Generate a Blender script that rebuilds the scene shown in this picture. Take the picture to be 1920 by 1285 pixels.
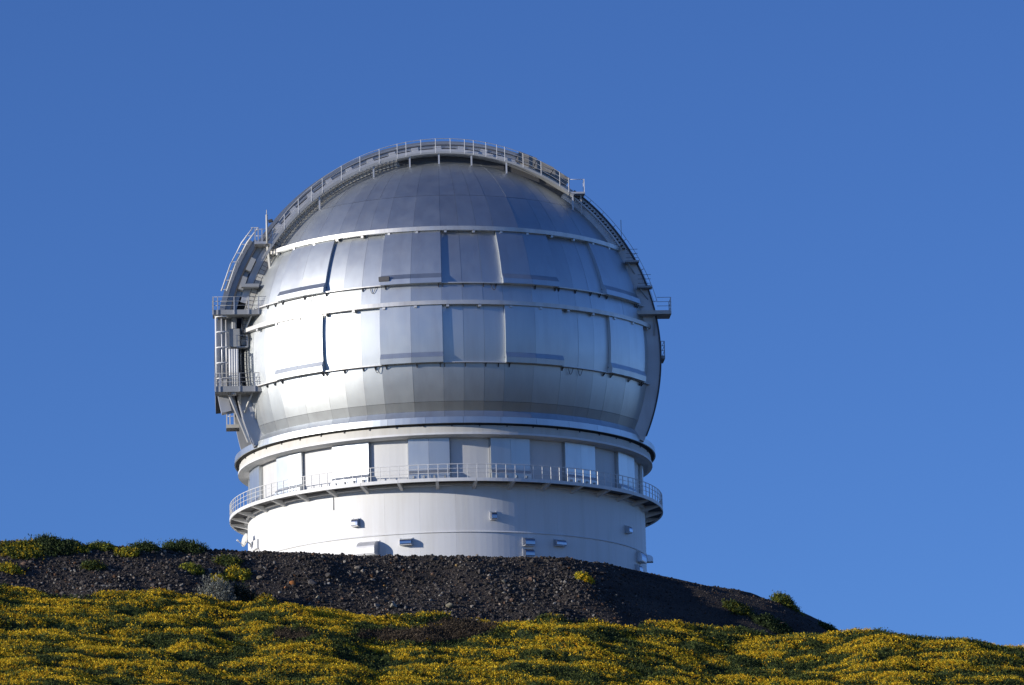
import bpy, bmesh, math, random
import numpy as np
from mathutils import Vector, Matrix

random.seed(7)
rng = np.random.default_rng(11)
S = bpy.context.scene
COL = S.collection
for o in list(bpy.data.objects):
    bpy.data.objects.remove(o)

# ------------------------------------------------------------------ camera
CAM = np.array([0.0, -400.0, -73.063])          # z = 0 is the rim under the dome
F_PX = 9424.84
pitch, yaw, roll = [math.radians(a) for a in (11.7039, 0.80928, -1.47954)]
fw = np.array([math.sin(yaw) * math.cos(pitch), math.cos(yaw) * math.cos(pitch), math.sin(pitch)])
rt = np.cross(fw, [0, 0, 1]); rt /= np.linalg.norm(rt); up = np.cross(rt, fw)
RGT = math.cos(roll) * rt + math.sin(roll) * up
UPV = -math.sin(roll) * rt + math.cos(roll) * up
cd = bpy.data.cameras.new("camera"); cam = bpy.data.objects.new("camera", cd); COL.objects.link(cam)
cd.sensor_fit = 'HORIZONTAL'; cd.sensor_width = 36.0; cd.lens = 36.0 * F_PX / 1920.0
cd.clip_start = 1.0; cd.clip_end = 20000.0
M = Matrix.Identity(4)
for i in range(3):
    M[i][0] = RGT[i]; M[i][1] = UPV[i]; M[i][2] = -fw[i]; M[i][3] = CAM[i]
cam.matrix_world = M
S.camera = cam
S.render.resolution_x, S.render.resolution_y = 1024, 685

# ------------------------------------------------------------------ sky, sun, exposure
SUN_AZ, SUN_EL = math.radians(-70.0), math.radians(12.0)     # azimuth from the camera side, negative = left
sun_dir = Vector((math.sin(SUN_AZ) * math.cos(SUN_EL), -math.cos(SUN_AZ) * math.cos(SUN_EL), math.sin(SUN_EL)))
W = bpy.data.worlds.new("World"); S.world = W; W.use_nodes = True
nt = W.node_tree
bg = nt.nodes["Background"]
sky = nt.nodes.new("ShaderNodeTexSky"); sky.sky_type = 'NISHITA'; sky.sun_disc = False
sky.sun_elevation = SUN_EL
sky.sun_rotation = math.atan2(sun_dir.x, sun_dir.y)
sky.altitude = 2400; sky.air_density = 1.0; sky.dust_density = 0.0; sky.ozone_density = 6.0
tint = nt.nodes.new("ShaderNodeMix"); tint.data_type = 'RGBA'; tint.blend_type = 'MULTIPLY'; tint.inputs[0].default_value = 1.0
tint.inputs[7].default_value = (0.99, 0.893, 1.05, 1.0)          # white balance of the whole sky
nt.links.new(sky.outputs[0], tint.inputs[6]); nt.links.new(tint.outputs[2], bg.inputs[0]); bg.inputs[1].default_value = 0.137
sl = bpy.data.lights.new("sun", 'SUN'); sl.energy = 4.8; sl.angle = math.radians(0.53); sl.color = (1.0, 0.94, 0.85)
so = bpy.data.objects.new("sun", sl); COL.objects.link(so)
so.rotation_euler = sun_dir.to_track_quat('Z', 'Y').to_euler()
S.view_settings.view_transform = 'Standard'; S.view_settings.look = 'None'
S.view_settings.exposure = 0.0; S.view_settings.gamma = 1.0
S.render.engine = 'CYCLES'

# ------------------------------------------------------------------ materials
def mat(name, color, rough=0.6, metal=0.0, spread=0.0, streak=0.0, streak_col=None, streak_scale=(1.2, 1.2, 0.12),
        bump=0.0, bump_scale=1.0, rough_var=0.0, attr=None, spec=0.5):
    m = bpy.data.materials.new(name); m.use_nodes = True
    n, l = m.node_tree.nodes, m.node_tree.links
    p = n["Principled BSDF"]
    p.inputs["Metallic"].default_value = metal
    p.inputs["Roughness"].default_value = rough
    p.inputs["Specular IOR Level"].default_value = spec
    tc = n.new("ShaderNodeTexCoord")
    if attr:
        a = n.new("ShaderNodeAttribute"); a.attribute_name = attr; src = a.outputs["Color"]
    else:
        c = n.new("ShaderNodeRGB"); c.outputs[0].default_value = (*color, 1); src = c.outputs[0]
    if spread:
        oi = n.new("ShaderNodeObjectInfo"); mr = n.new("ShaderNodeMapRange")
        mr.inputs[3].default_value = 1 - spread; mr.inputs[4].default_value = 1 + spread
        l.new(oi.outputs["Random"], mr.inputs[0])
        v = n.new("ShaderNodeVectorMath"); v.operation = 'SCALE'
        l.new(src, v.inputs[0]); l.new(mr.outputs[0], v.inputs[3]); src = v.outputs[0]
    if streak:
        mp = n.new("ShaderNodeMapping"); mp.inputs["Scale"].default_value = streak_scale
        l.new(tc.outputs["Object"], mp.inputs[0])
        nz = n.new("ShaderNodeTexNoise"); nz.inputs["Scale"].default_value = 1.0; nz.inputs["Detail"].default_value = 6
        nz.inputs["Roughness"].default_value = 0.62
        l.new(mp.outputs[0], nz.inputs[0])
        r = n.new("ShaderNodeMapRange"); r.inputs[1].default_value = 0.45; r.inputs[2].default_value = 0.72
        r.inputs[4].default_value = streak
        l.new(nz.outputs[0], r.inputs[0])
        mx = n.new("ShaderNodeMix"); mx.data_type = 'RGBA'
        mx.inputs[7].default_value = (*(streak_col or (0.2, 0.17, 0.13)), 1)
        l.new(r.outputs[0], mx.inputs[0]); l.new(src, mx.inputs[6]); src = mx.outputs[2]
    l.new(src, p.inputs["Base Color"])
    if rough_var:
        nz = n.new("ShaderNodeTexNoise"); nz.inputs["Scale"].default_value = 0.9; nz.inputs["Detail"].default_value = 5
        l.new(tc.outputs["Object"], nz.inputs[0])
        r = n.new("ShaderNodeMapRange"); r.inputs[1].default_value = 0.3; r.inputs[2].default_value = 0.7
        r.inputs[3].default_value = rough - rough_var; r.inputs[4].default_value = rough + rough_var
        l.new(nz.outputs[0], r.inputs[0]); l.new(r.outputs[0], p.inputs["Roughness"])
    if bump:
        nz = n.new("ShaderNodeTexNoise"); nz.inputs["Scale"].default_value = bump_scale; nz.inputs["Detail"].default_value = 3
        l.new(tc.outputs["Object"], nz.inputs[0])
        b = n.new("ShaderNodeBump"); b.inputs["Strength"].default_value = 1.0; b.inputs["Distance"].default_value = bump
        l.new(nz.outputs[0], b.inputs["Height"]); l.new(b.outputs[0], p.inputs["Normal"])
    return m

MT = dict(
    metal=mat("brushed_metal", (0.645, 0.675, 0.68), 0.47, 1.0, spread=0.04, streak=0.45, streak_col=(0.53, 0.53, 0.535),
              bump=0.0022, bump_scale=1.1, rough_var=0.02),
    rail=mat("rail_metal", (0.70, 0.69, 0.67), 0.5, 0.7, streak=0.35, streak_col=(0.45, 0.40, 0.34), rough_var=0.06),
    white=mat("white_paint", (0.80, 0.80, 0.79), 0.55, 0.0, spread=0.012, streak=0.34, streak_col=(0.58, 0.55, 0.48),
              streak_scale=(0.9, 0.9, 0.10), bump=0.002, bump_scale=0.7),
    satin=mat("satin_grey_white", (0.66, 0.66, 0.65), 0.5, 0.0, spread=0.03, streak=0.25, streak_col=(0.5, 0.48, 0.45)),
    cream=mat("cream_paint", (0.66, 0.645, 0.59), 0.6, 0.0, streak=0.35, streak_col=(0.42, 0.36, 0.27)),
    galv=mat("galvanised_steel", (0.62, 0.62, 0.62), 0.5, 0.5, streak=0.3, streak_col=(0.42, 0.41, 0.39), rough_var=0.08),
    grey=mat("grey_paint", (0.42, 0.43, 0.43), 0.55, 0.2, streak=0.4, streak_col=(0.30, 0.29, 0.27)),
    shutter=mat("shutter_metal", (0.40, 0.41, 0.42), 0.5, 0.85, streak=0.5, streak_col=(0.28, 0.28, 0.28), bump=0.006, bump_scale=0.6),
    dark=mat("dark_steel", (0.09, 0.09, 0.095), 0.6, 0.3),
    black=mat("black_rubber", (0.02, 0.02, 0.022), 0.7),
    tan=mat("weathered_tan_cladding", (0.30, 0.28, 0.245), 0.6, 0.2, spread=0.08, streak=0.4, streak_col=(0.18, 0.16, 0.13)),
    hood=mat("polished_hood", (0.48, 0.50, 0.54), 0.22, 1.0, rough_var=0.05),
    rust=mat("rust_primer", (0.28, 0.13, 0.08), 0.8, 0.0),
    bark=mat("bark", (0.16, 0.12, 0.08), 0.9),
)

# ------------------------------------------------------------------ mesh helpers
class MB:
    def __init__(s): s.v = []; s.f = []; s.sm = []
    def add(s, vs, fs, smooth=False):
        k = len(s.v); s.v += [tuple(map(float, q)) for q in vs]; s.f += [tuple(i + k for i in g) for g in fs]; s.sm += [smooth] * len(fs)
        return s
    def hexa(s, c):      # eight corners: bottom four then top four
        return s.add(c, [(3, 2, 1, 0), (4, 5, 6, 7), (0, 1, 5, 4), (1, 2, 6, 5), (2, 3, 7, 6), (3, 0, 4, 7)])
    def bar(s, a, b, w, h, upv=(0, 0, 1)):
        a, b = np.array(a, float), np.array(b, float); d = b - a; d /= np.linalg.norm(d)
        u = np.array(upv, float)
        if abs(d @ u) > 0.98: u = np.array([1.0, 0, 0])
        x = np.cross(d, u); x /= np.linalg.norm(x); y = np.cross(x, d)
        x = x * w / 2; y = y * h / 2
        return s.hexa([a - x - y, a + x - y, b + x - y, b - x - y, a - x + y, a + x + y, b + x + y, b - x + y])
    def tube(s, pts, r, n=6, closed=False):
        P = [np.array(p, float) for p in pts]; m = len(P); vs = []; fs = []
        for i, p in enumerate(P):
            a = P[(i - 1) % m] if (closed or i > 0) else p
            b = P[(i + 1) % m] if (closed or i < m - 1) else p
            d = b - a; d /= np.linalg.norm(d) + 1e-12
            u = np.array([0, 0, 1.0]) if abs(d[2]) < 0.9 else np.array([0.0, 1.0, 0])
            x = np.cross(d, u); x /= np.linalg.norm(x); y = np.cross(x, d)
            rr = r[i] if hasattr(r, '__len__') else r
            vs += [p + rr * (math.cos(2 * math.pi * k / n) * x + math.sin(2 * math.pi * k / n) * y) for k in range(n)]
        for i in range(m if closed else m - 1):
            j = (i + 1) % m
            fs += [(i * n + k, i * n + (k + 1) % n, j * n + (k + 1) % n, j * n + k) for k in range(n)]
        if not closed:
            fs += [tuple(range(n))[::-1], tuple((m - 1) * n + k for k in range(n))]
        return s.add(vs, fs, True)
    def revolve(s, prof, a0, a1, seg, smooth=False, close=True):
        """closed (r,z) profile swept round the tower axis from azimuth a0 to a1 (degrees, 0 = towards the camera)"""
        full = abs(a1 - a0) > 359.9
        n = len(prof); vs = []; fs = []
        cnt = seg if full else seg + 1
        for i in range(cnt):
            vs += [cy(r, a0 + (a1 - a0) * i / seg, z) for r, z in prof]
        for i in range(seg):
            j = (i + 1) % cnt
            for k in range(n if close else n - 1):
                kk = (k + 1) % n
                fs.append((i * n + k, j * n + k, j * n + kk, i * n + kk))
        if not full and close:
            fs += [tuple(range(n)), tuple((cnt - 1) * n + k for k in range(n))[::-1]]
        return s.add(vs, fs, smooth)
    def sweep(s, prof, t0, t1, seg, smooth=False):
        """closed (rho,w) profile swept along the arch from angle t0 to t1"""
        n = len(prof); vs = []; fs = []
        for i in range(seg + 1):
            vs += [ar(r, t0 + (t1 - t0) * i / seg, w) for r, w in prof]
        for i in range(seg):
            for k in range(n):
                kk = (k + 1) % n
                fs.append((i * n + k, (i + 1) * n + k, (i + 1) * n + kk, i * n + kk))
        fs += [tuple(range(n)), tuple(seg * n + k for k in range(n))[::-1]]
        return s.add(vs, fs, smooth)
    def build(s, name, m, parent=None, origin=None, clip=None, label=None, bevel=0):
        me = bpy.data.meshes.new(name)
        me.from_pydata(s.v, [], s.f); me.update()
        for p, q in zip(me.polygons, s.sm): p.use_smooth = q
        if clip is not None or bevel:
            bm = bmesh.new(); bm.from_mesh(me)
            if clip is not None:
                co, no = clip
                bmesh.ops.bisect_plane(bm, geom=bm.verts[:] + bm.edges[:] + bm.faces[:], plane_co=co, plane_no=no,
                                       clear_inner=True, dist=1e-5)
            if bevel:
                bmesh.ops.bevel(bm, geom=bm.edges[:], offset=bevel, segments=1, affect='EDGES')
            bm.to_mesh(me); bm.free()
            if len(me.polygons) == 0:
                bpy.data.meshes.remove(me); return None
        me.materials.append(MT[m] if isinstance(m, str) else m)
        o = bpy.data.objects.new(name, me); COL.objects.link(o)
        if parent is not None: o.parent = parent
        if label: o["label"] = label
        return o

def fix_normals(o):
    bm = bmesh.new(); bm.from_mesh(o.data); bmesh.ops.recalc_face_normals(bm, faces=bm.faces[:]); bm.to_mesh(o.data); bm.free()
    return o
def cy(r, az, z):
    a = math.radians(az); return (r * math.sin(a), -r * math.cos(a), z)
PSI = math.radians(2.64)
AN = np.array([math.sin(PSI), -math.cos(PSI), 0.0]); AT = np.array([math.cos(PSI), math.sin(PSI), 0.0])
RS, ZC, PW = 17.77, 7.19, 7.63
def ar(rho, th, w):
    t = math.radians(th); return AT * (rho * math.cos(t)) + AN * w + np.array([0, 0, ZC + rho * math.sin(t)])
def tw(x, w, z):     # along the arch plane, towards the camera, up
    return AT * x + AN * w + np.array([0, 0, z])
def rs(z, extra=0.0):
    return math.sqrt(max(RS * RS - (z - ZC) ** 2, 0.0004)) + extra
def thing(name, label, cat, loc=(0, 0, 0), group=None):
    o = bpy.data.objects.new(name, None); COL.objects.link(o); o.location = loc; o.empty_display_size = 0.3
    o["label"] = label; o["category"] = cat
    if group: o["group"] = group
    return o
def tag(o, label, cat, group=None):
    o["label"] = label; o["category"] = cat
    if group: o["group"] = group
    return o
def tbox(mb, x0, x1, w0, w1, z0, z1):
    return mb.hexa([tw(x0, w0, z0), tw(x1, w0, z0), tw(x1, w1, z0), tw(x0, w1, z0), tw(x0, w0, z1), tw(x1, w0, z1), tw(x1, w1, z1), tw(x0, w1, z1)])
def abox(mb, r0, r1, t0, t1, w0, w1):
    return mb.hexa([ar(r0, t0, w0), ar(r0, t1, w0), ar(r0, t1, w1), ar(r0, t0, w1), ar(r1, t0, w0), ar(r1, t1, w0), ar(r1, t1, w1), ar(r1, t0, w1)])
def ray(x, y):
    d = fw * F_PX + RGT * (x - 960) - UPV * (y - 642.5); return d / np.linalg.norm(d)

# ------------------------------------------------------------------ terrain
POLY = np.array([(-140, -62), (-70, -44), (-45, -36), (-35, -33.2), (-25, -30.4), (-16, -27.9), (-8, -26), (0, -24.6), (6, -23.2), (11, -20.7),
                 (15, -17.6), (20.3, -14.3), (24.6, -9.6), (26.4, -1), (25, 12), (15, 24), (0, 30), (-30, 40), (-80, 50), (-140, 50)], float)
for _ in range(2):
    Q = np.roll(POLY, -1, 0); POLY = np.stack([.75 * POLY + .25 * Q, .25 * POLY + .75 * Q], 1).reshape(-1, 2)
def sdist(x, y):
    d = np.full(x.shape, 1e9); ins = np.zeros(x.shape, bool)
    for (ax, ay), (bx, by) in zip(POLY, np.roll(POLY, -1, 0)):
        ex, ey = bx - ax, by - ay
        t = np.clip(((x - ax) * ex + (y - ay) * ey) / (ex * ex + ey * ey), 0, 1)
        d = np.minimum(d, np.hypot(x - ax - t * ex, y - ay - t * ey))
        c = ((ay > y) != (by > y))
        ins ^= c & (x < ax + (y - ay) * ex / (ey if ey != 0 else 1e-9))
    return np.where(ins, -d, d)
ZP = -11.543 + 0.12
TS = math.tan(math.radians(32))
TOE = np.array([(-140, -64, -16.8), (-60, -45, -15.0), (-36, -39, -14.35), (-32.6, -38.1, -14.4), (-28.8, -37.4, -14.75), (-23, -36, -14.8), (-18, -34.9, -15.05), (-14.5, -34.7, -15.6), (-11, -34.0, -15.75),
                (-7.9, -34.0, -16.1), (-5, -34.9, -17.2), (-2, -34.3, -17.1), (0.3, -34.5, -17.5), (4.6, -33.6, -17.45), (10.2, -31.9, -17.25), (14.2, -30.4, -17.45),
                (18.3, -29.0, -17.75), (22.5, -29, -18.4), (27.9, -32, -19.3), (31.6, -33.4, -19.5), (34, -33.6, -20.1), (37.5, -33.6, -20.1), (42.7, -33.6, -21.0), (60, -34, -26), (140, -34, -50)])
def smooth_noise(x, y, seed, cell):
    r = np.random.default_rng(seed); n = 64; g = r.random((n, n))
    u, v = x / cell, y / cell; iu, iv = np.floor(u).astype(int), np.floor(v).astype(int); fu, fv = u - iu, v - iv
    fu = fu * fu * (3 - 2 * fu); fv = fv * fv * (3 - 2 * fv)
    a = g[iu % n, iv % n]; b = g[(iu + 1) % n, iv % n]; c = g[iu % n, (iv + 1) % n]; d = g[(iu + 1) % n, (iv + 1) % n]
    return (a * (1 - fu) + b * fu) * (1 - fv) + (c * (1 - fu) + d * fu) * fv
def height(x, y, parts=False):
    x = np.asarray(x, float); y = np.asarray(y, float)
    d = sdist(x, y) + 1.2 * (smooth_noise(x, y, 3, 5.0) - .5) * np.clip(sdist(x, y) / 3, 0, 1)
    lift = 0.62 * np.clip((-x - 5) / 28, 0, 1)
    wr = 1.0 + 3.5 * np.clip((x - 12) / 8, 0, 1)
    slope_v = TS * (np.sqrt(d * d + wr * wr) + d) / 2
    E = ZP + lift - slope_v
    yt = np.interp(x, TOE[:, 0], TOE[:, 1]); zt = np.interp(x, TOE[:, 0], TOE[:, 2]) - 0.60
    u = yt - y
    un = np.maximum(u, 0)
    g = np.where(un < 35, .364 * un, np.where(un < 90, .364 * un - (.364 - .11) * (un - 35) ** 2 / 110, .364 * 90 - .254 * 55 * 55 / 110 + .11 * (un - 90)))
    g = np.where(un > 400, .364 * 90 - .254 * 27.5 + .11 * 310 + .05 * (un - 400), g)
    v = np.maximum(-u, 0); vk = np.minimum(v, 9.0)
    b = .25 * vk - .05 * vk * vk - np.maximum(v - 9, 0) * .65
    b = np.where(v > 160, .25 * 9 - .05 * 81 - 151 * .65 - (v - 160) * .06, b)
    Fz = zt - g + b + .5 * (smooth_noise(x, y, 5, 9.0) - .5)
    k = 0.5
    h = np.maximum(E, Fz) + np.maximum(k - np.abs(E - Fz), 0) ** 2 / (4 * k)
    h = h + np.where(np.hypot(x, y) < 120, .55 * (smooth_noise(x + .6 * y, y, 8, 4.5) - .5) + .26 * (smooth_noise(x, y, 9, 2.0) - .5) + .12 * (smooth_noise(x, y, 10, .9) - .5), 0) * np.clip((d + .6) / 1.2, 0, 1)
    if parts: return h, E, Fz, d, u
    return h
def axis_coords(lo, hi, step, far):
    c = list(np.arange(lo, hi + 1e-6, step)); s = step
    a, b = c[0], c[-1]; L, R_ = [], []
    while b < far:
        s *= 1.18; a -= s; b += s; L.append(a); R_.append(b)
    return np.array(L[::-1] + c + R_)
gx = axis_coords(-52, 56, 0.45, 9000); gy = axis_coords(-74, 30, 0.45, 9000)
GX, GY = np.meshgrid(gx, gy)
GH, GE, GF, GD, GU = height(GX, GY, True)
nx, ny = len(gx), len(gy)
me = bpy.data.meshes.new("ground")
idx = np.arange(nx * ny).reshape(ny, nx)
quads = np.stack([idx[:-1, :-1], idx[:-1, 1:], idx[1:, 1:], idx[1:, :-1]], -1).reshape(-1, 4)
def fast_mesh(name, V, Fc, smooth=False, attrs=None):
    """V (n,3), Fc (m,k) index array"""
    me = bpy.data.meshes.new(name); V = np.ascontiguousarray(V, np.float32); Fc = np.ascontiguousarray(Fc, np.int32); m, k = Fc.shape
    me.vertices.add(len(V)); me.vertices.foreach_set("co", V.ravel())
    me.loops.add(m * k); me.loops.foreach_set("vertex_index", Fc.ravel())
    me.polygons.add(m); me.polygons.foreach_set("loop_start", np.arange(0, m * k, k, dtype=np.int32))
    me.polygons.foreach_set("use_smooth", np.full(m, smooth))
    me.update(calc_edges=True)
    for nme, arr in (attrs or {}).items():
        a = me.attributes.new(nme, 'FLOAT_COLOR', 'POINT')
        c = np.ones((len(V), 4), np.float32); c[:, :3] = arr; a.data.foreach_set("color", c.ravel())
    return me
# ground colour: dark volcanic gravel on the bank, brown soil on the hillside
gm = bpy.data.materials.new("volcanic_gravel"); gm.use_nodes = True
n, l = gm.node_tree.nodes, gm.node_tree.links; P = n["Principled BSDF"]; P.inputs["Roughness"].default_value = 0.95; P.inputs["Specular IOR Level"].default_value = 0.15
tc = n.new("ShaderNodeTexCoord"); n1 = n.new("ShaderNodeTexNoise"); n1.inputs["Scale"].default_value = 0.35; n1.inputs["Detail"].default_value = 6
n2 = n.new("ShaderNodeTexNoise"); n2.inputs["Scale"].default_value = 7.0; n2.inputs["Detail"].default_value = 4
for q in (n1, n2): l.new(tc.outputs["Object"], q.inputs[0])
ramp = n.new("ShaderNodeValToRGB"); ramp.color_ramp.elements[0].position = 0.32; ramp.color_ramp.elements[0].color = (0.036, 0.032, 0.030, 1)
ramp.color_ramp.elements[1].position = 0.70; ramp.color_ramp.elements[1].color = (0.085, 0.068, 0.056, 1)
l.new(n1.outputs[0], ramp.inputs[0])
mx = n.new("ShaderNodeMix"); mx.data_type = 'RGBA'; mx.blend_type = 'MULTIPLY'; mx.inputs[0].default_value = 0.7
r2 = n.new("ShaderNodeMapRange"); r2.inputs[1].default_value = .3; r2.inputs[2].default_value = .7; r2.inputs[3].default_value = .45; r2.inputs[4].default_value = 1.5
l.new(n2.outputs[0], r2.inputs[0]); l.new(ramp.outputs[0], mx.inputs[6]); l.new(r2.outputs[0], mx.inputs[7]); l.new(mx.outputs[2], P.inputs["Base Color"])
bp = n.new("ShaderNodeBump"); bp.inputs["Distance"].default_value = 0.12; l.new(n2.outputs[0], bp.inputs["Height"]); l.new(bp.outputs[0], P.inputs["Normal"])
gme = fast_mesh("ground", np.stack([GX, GY, GH], -1).reshape(-1, 3), quads, True)
gme.materials.append(gm)
ground = bpy.data.objects.new("ground", gme); COL.objects.link(ground); ground["kind"] = "structure"

def on_ground(px, py, lift=0.0):
    """point where the sight line through a pixel meets the ground"""
    d = ray(px, py); t = np.arange(320, 440, 0.1); Q = CAM + d * t[:, None]
    h = height(Q[:, 0], Q[:, 1]) + lift; k = np.flatnonzero(Q[:, 2] < h)
    if len(k) == 0:
        gap = Q[:, 2] - h; k = [int(gap.argmin())]
    q = Q[k[0]]; return np.array([q[0], q[1], float(height(np.array([q[0]]), np.array([q[1]]))[0])])

# ------------------------------------------------------------------ observatory
OBS = thing("observatory", "silver domed telescope observatory on a round white drum at the hilltop", "observatory", (0, 0, ZP))
OBS.location = (0, 0, 0)
clipF = (Vector(AN * 7.45), Vector(AN)); clipR = (Vector(AN * 7.60), Vector(AN))
clipB = (Vector(AN * -7.45), Vector(-AN))

# --- dome: core shell behind the gores, and the half beyond the shutter
def shell_profile(z0, z1, n, off=0.0): return [(rs(z0 + (z1 - z0) * i / n, off), z0 + (z1 - z0) * i / n) for i in range(n + 1)]
core = MB()
zs = [0.6] + list(np.linspace(1.2, 23.5, 40))
core.revolve([(rs(z) - 0.09, z) for z in zs], -90, 90, 72, True, close=False)
dome = core.build("dome", 'dark', OBS, clip=clipF)
rear = MB(); rear.revolve([(min(rs(z), 18), z) for z in [0.3] + list(np.linspace(1.2, 24.6, 36))], 90, 270, 54, False, close=False)
rear.build("dome_shell", 'metal', OBS, clip=clipB)

EDGE = lambda k: 0.1 + 15.75 * k
sets = []                                     # (azimuth edges of the gores, proud?)
for k in range(-6, 6):
    a0, a1 = EDGE(k), EDGE(k + 1); proud = (k % 2 == 1)
    cuts = np.linspace(a0, a1, 3 if proud else 4)
    sets.append((cuts, proud))
def strip(mb, a0, a1, prof, flange=0.05, gap=0.006):
    """one flat-faced gore: a face strip plus edges turned inwards"""
    r0 = prof[0][0]
    ga = math.degrees(gap / max(prof[len(prof) // 2][0], 3))
    A = [cy(r, a0 + ga, z) for r, z in prof]; B = [cy(r, a1 - ga, z) for r, z in prof]
    n = len(prof)
    am = (a0 + a1) / 2; kb = (1 + math.cos(math.radians((a1 - a0) / 2))) / 2      # sheets keep half of the true curve between seams
    Mi = [cy(r * kb, am, z) for r, z in prof]
    mb.add(A + Mi + B, [(i, n + i, n + i + 1, i + 1) for i in range(n - 1)] + [(n + i, 2 * n + i, 2 * n + i + 1, n + i + 1) for i in range(n - 1)], True)
    A2 = [cy(r - flange, a0 + ga, z) for r, z in prof]; B2 = [cy(r - flange, a1 - ga, z) for r, z in prof]
    mb.add(A2 + A, [(i, n + i, n + i + 1, i + 1) for i in range(n - 1)], True)
    mb.add(B + B2, [(i, n + i, n + i + 1, i + 1) for i in range(n - 1)], True)
    mb.add([A2[0], B2[0], B[0], A[0]], [(0, 1, 2, 3)]); mb.add([A[-1], B[-1], B2[-1], A2[-1]], [(0, 1, 2, 3)])
    return mb
def gore(a0, a1, z0, z1, n, name="gore_panel", off=0.0):
    off = off + rng.uniform(-0.008, 0.008)
    pr = shell_profile(z0 + .01, z1 - .01, n, off)
    return strip(MB(), a0, a1, pr).build(name, 'metal', dome, clip=clipF)
Z1B, Z1T, L1, Z2B, Z2T, L3 = 15.60, 15.99, 11.07, 9.22, 9.61, 4.70
for cuts, proud in sets:
    for a0, a1 in zip(cuts[:-1], cuts[1:]):
        gore(a0, a1, Z1T - .1, 19.1, 7); gore(a0, a1, 19.1, 23.9, 12)
        gore(a0, a1, L1, Z1B + .1, 9) if not proud else None
        gore(a0, a1, Z2T - .1, L1, 4)
        gore(a0, a1, L3, Z2B + .1, 9) if not proud else None
        gore(a0, a1, 1.77, L3, 7)
        # tucked-in foot of the dome
        strip(MB(), a0, a1, [(rs(1.76), 1.76), (rs(1.4) - .02, 1.4), (rs(1.08) - .03, 1.08)]).build("gore_panel", 'metal', dome, clip=clipF)
        strip(MB(), a0, a1, [(rs(1.07) - .02, 1.07), (16.95, .56)]).build("sill_panel", 'metal', dome, clip=clipF)
    if proud:                                  # sliding ventilation shutters stand proud of the gores
        for zb, zt in ((L1, Z1B + .12), (L3, Z2B + .12)):
            for a0, a1 in zip(cuts[:-1], cuts[1:]):
                O = .27 + rng.uniform(-.006, .006)
                pr = shell_profile(zb + .80, zt, 8, O)
                lo = [(rs(zb + .80) + O + .003, zb + .795), (rs(zb + .40) + O + .20, zb + .40)]
                lip = [(rs(zb + .40) + O + .205, zb + .395), (rs(zb) + O + .20, zb - .02)]
                p = strip(MB(), a0, a1, pr, flange=.34).build("vent_shutter", 'metal', dome, clip=clipF)
                strip(MB(), a0, a1, lo, flange=.40).build("shutter_sill", 'metal', dome, clip=clipF)
                strip(MB(), a0, a1, lip, flange=.5).build("shutter_lip", 'metal', dome, clip=clipF)
# ring beams and ledges
for zb, zt, o in ((Z1B, Z1T, .38), (Z2B, Z2T, .40)):
    m = MB(); m.revolve([(rs(zb) - .1, zb), (rs(zb) + o, zb + .03), (rs(zb) + o, zt - .04), (rs(zt) - .05, zt)], -88, 88, 132)
    m.build("rail_beam", 'rail', dome, clip=clipR)
    for k in range(-22, 23):                    # little hangers under the beam
        if k % 2: continue
        a = k * 4 + 1.5; m = MB(); c = [cy(rs(zb) + .10, a - .35, zb - .16), cy(rs(zb) + .10, a + .35, zb - .16), cy(rs(zb) + .36, a + .35, zb - .16), cy(rs(zb) + .36, a - .35, zb - .16)]
        m.hexa(c + [(x, y, z + .155) for x, y, z in c]).build("beam_hanger", 'rail', dome, clip=clipR)
for z in (L1, L3):
    m = MB(); m.revolve([(rs(z) - .05, z - .05), (rs(z) + .26, z - .045), (rs(z) + .26, z + .03), (rs(z) - .05, z + .05)], -88, 88, 132)
    m.build("ledge", 'rail', dome, clip=clipR)
    for cuts, proud in sets:
        for q, a in enumerate(list(cuts[:-1]) + [cuts[-1] - 2.0]):
            a = a + (1.2 if proud else .3); m = MB(); h = .32
            m.bar(cy(rs(z) + .24, a, z - .05), cy(rs(z - h) + .03, a, z - h), .05, .05)
            m.bar(cy(rs(z) + .04, a, z - .05), cy(rs(z - h) + .03, a, z - h), .05, .05)
            if rng.random() < .75: m.build("ledge_bracket", 'dark', dome, clip=clipR)
# hanging cable loops under the ledges
for z, az0 in ((L1, -36.5), (L1, -18.6), (L3, -17.6), (L3, -39.5), (L3, 33.5), (L1, 12.8), (L3, 36.5)):
    pts = [cy(rs(z - .3 * math.sin(t)) + .12, az0 + 1.6 * t / math.pi, z - .06 - .5 * math.sin(t)) for t in np.linspace(0, math.pi, 9)]
    MB().tube(pts, .025, 5).build("cable_loop", 'dark', dome, clip=clipR)
m = MB(); a = EDGE(-1); c = [cy(17.55, a - .2, 11.36), cy(17.55, a + 2.5, 11.36), cy(17.82, a + 2.5, 11.36), cy(17.82, a - .2, 11.36)]
m.hexa(c + [(x, y, z + .36) for x, y, z in c]).build("shutter_drive", 'dark', dome)
# skirt lip and rotating rim
for k in range(36):
    a0, a1 = k * 10 + 5.0, k * 10 + 15.0
    MB().revolve([(16.60, .05), (17.02, .05), (16.98, .55), (16.60, .55)], a0 + .03, a1 - .03, 5).build("skirt_panel", 'metal', dome)
MB().revolve([(16.2, .06), (16.9, .06), (16.9, .03), (16.5, -.06), (16.2, -.06)], 0, 360, 144).build("rim_seal", 'black', dome)

# --- drum
drum = MB().revolve([(15.4, -14.5), (15.9, -14.5), (15.9, -4.6), (15.4, -4.6)], 0, 360, 144, True).build("drum", 'dark', OBS)
MB().revolve([(15.0, -4.7), (15.55, -4.7), (15.55, -.4), (15.0, -.4)], 0, 360, 144, True).build("wall_core", 'satin', drum)
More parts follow.
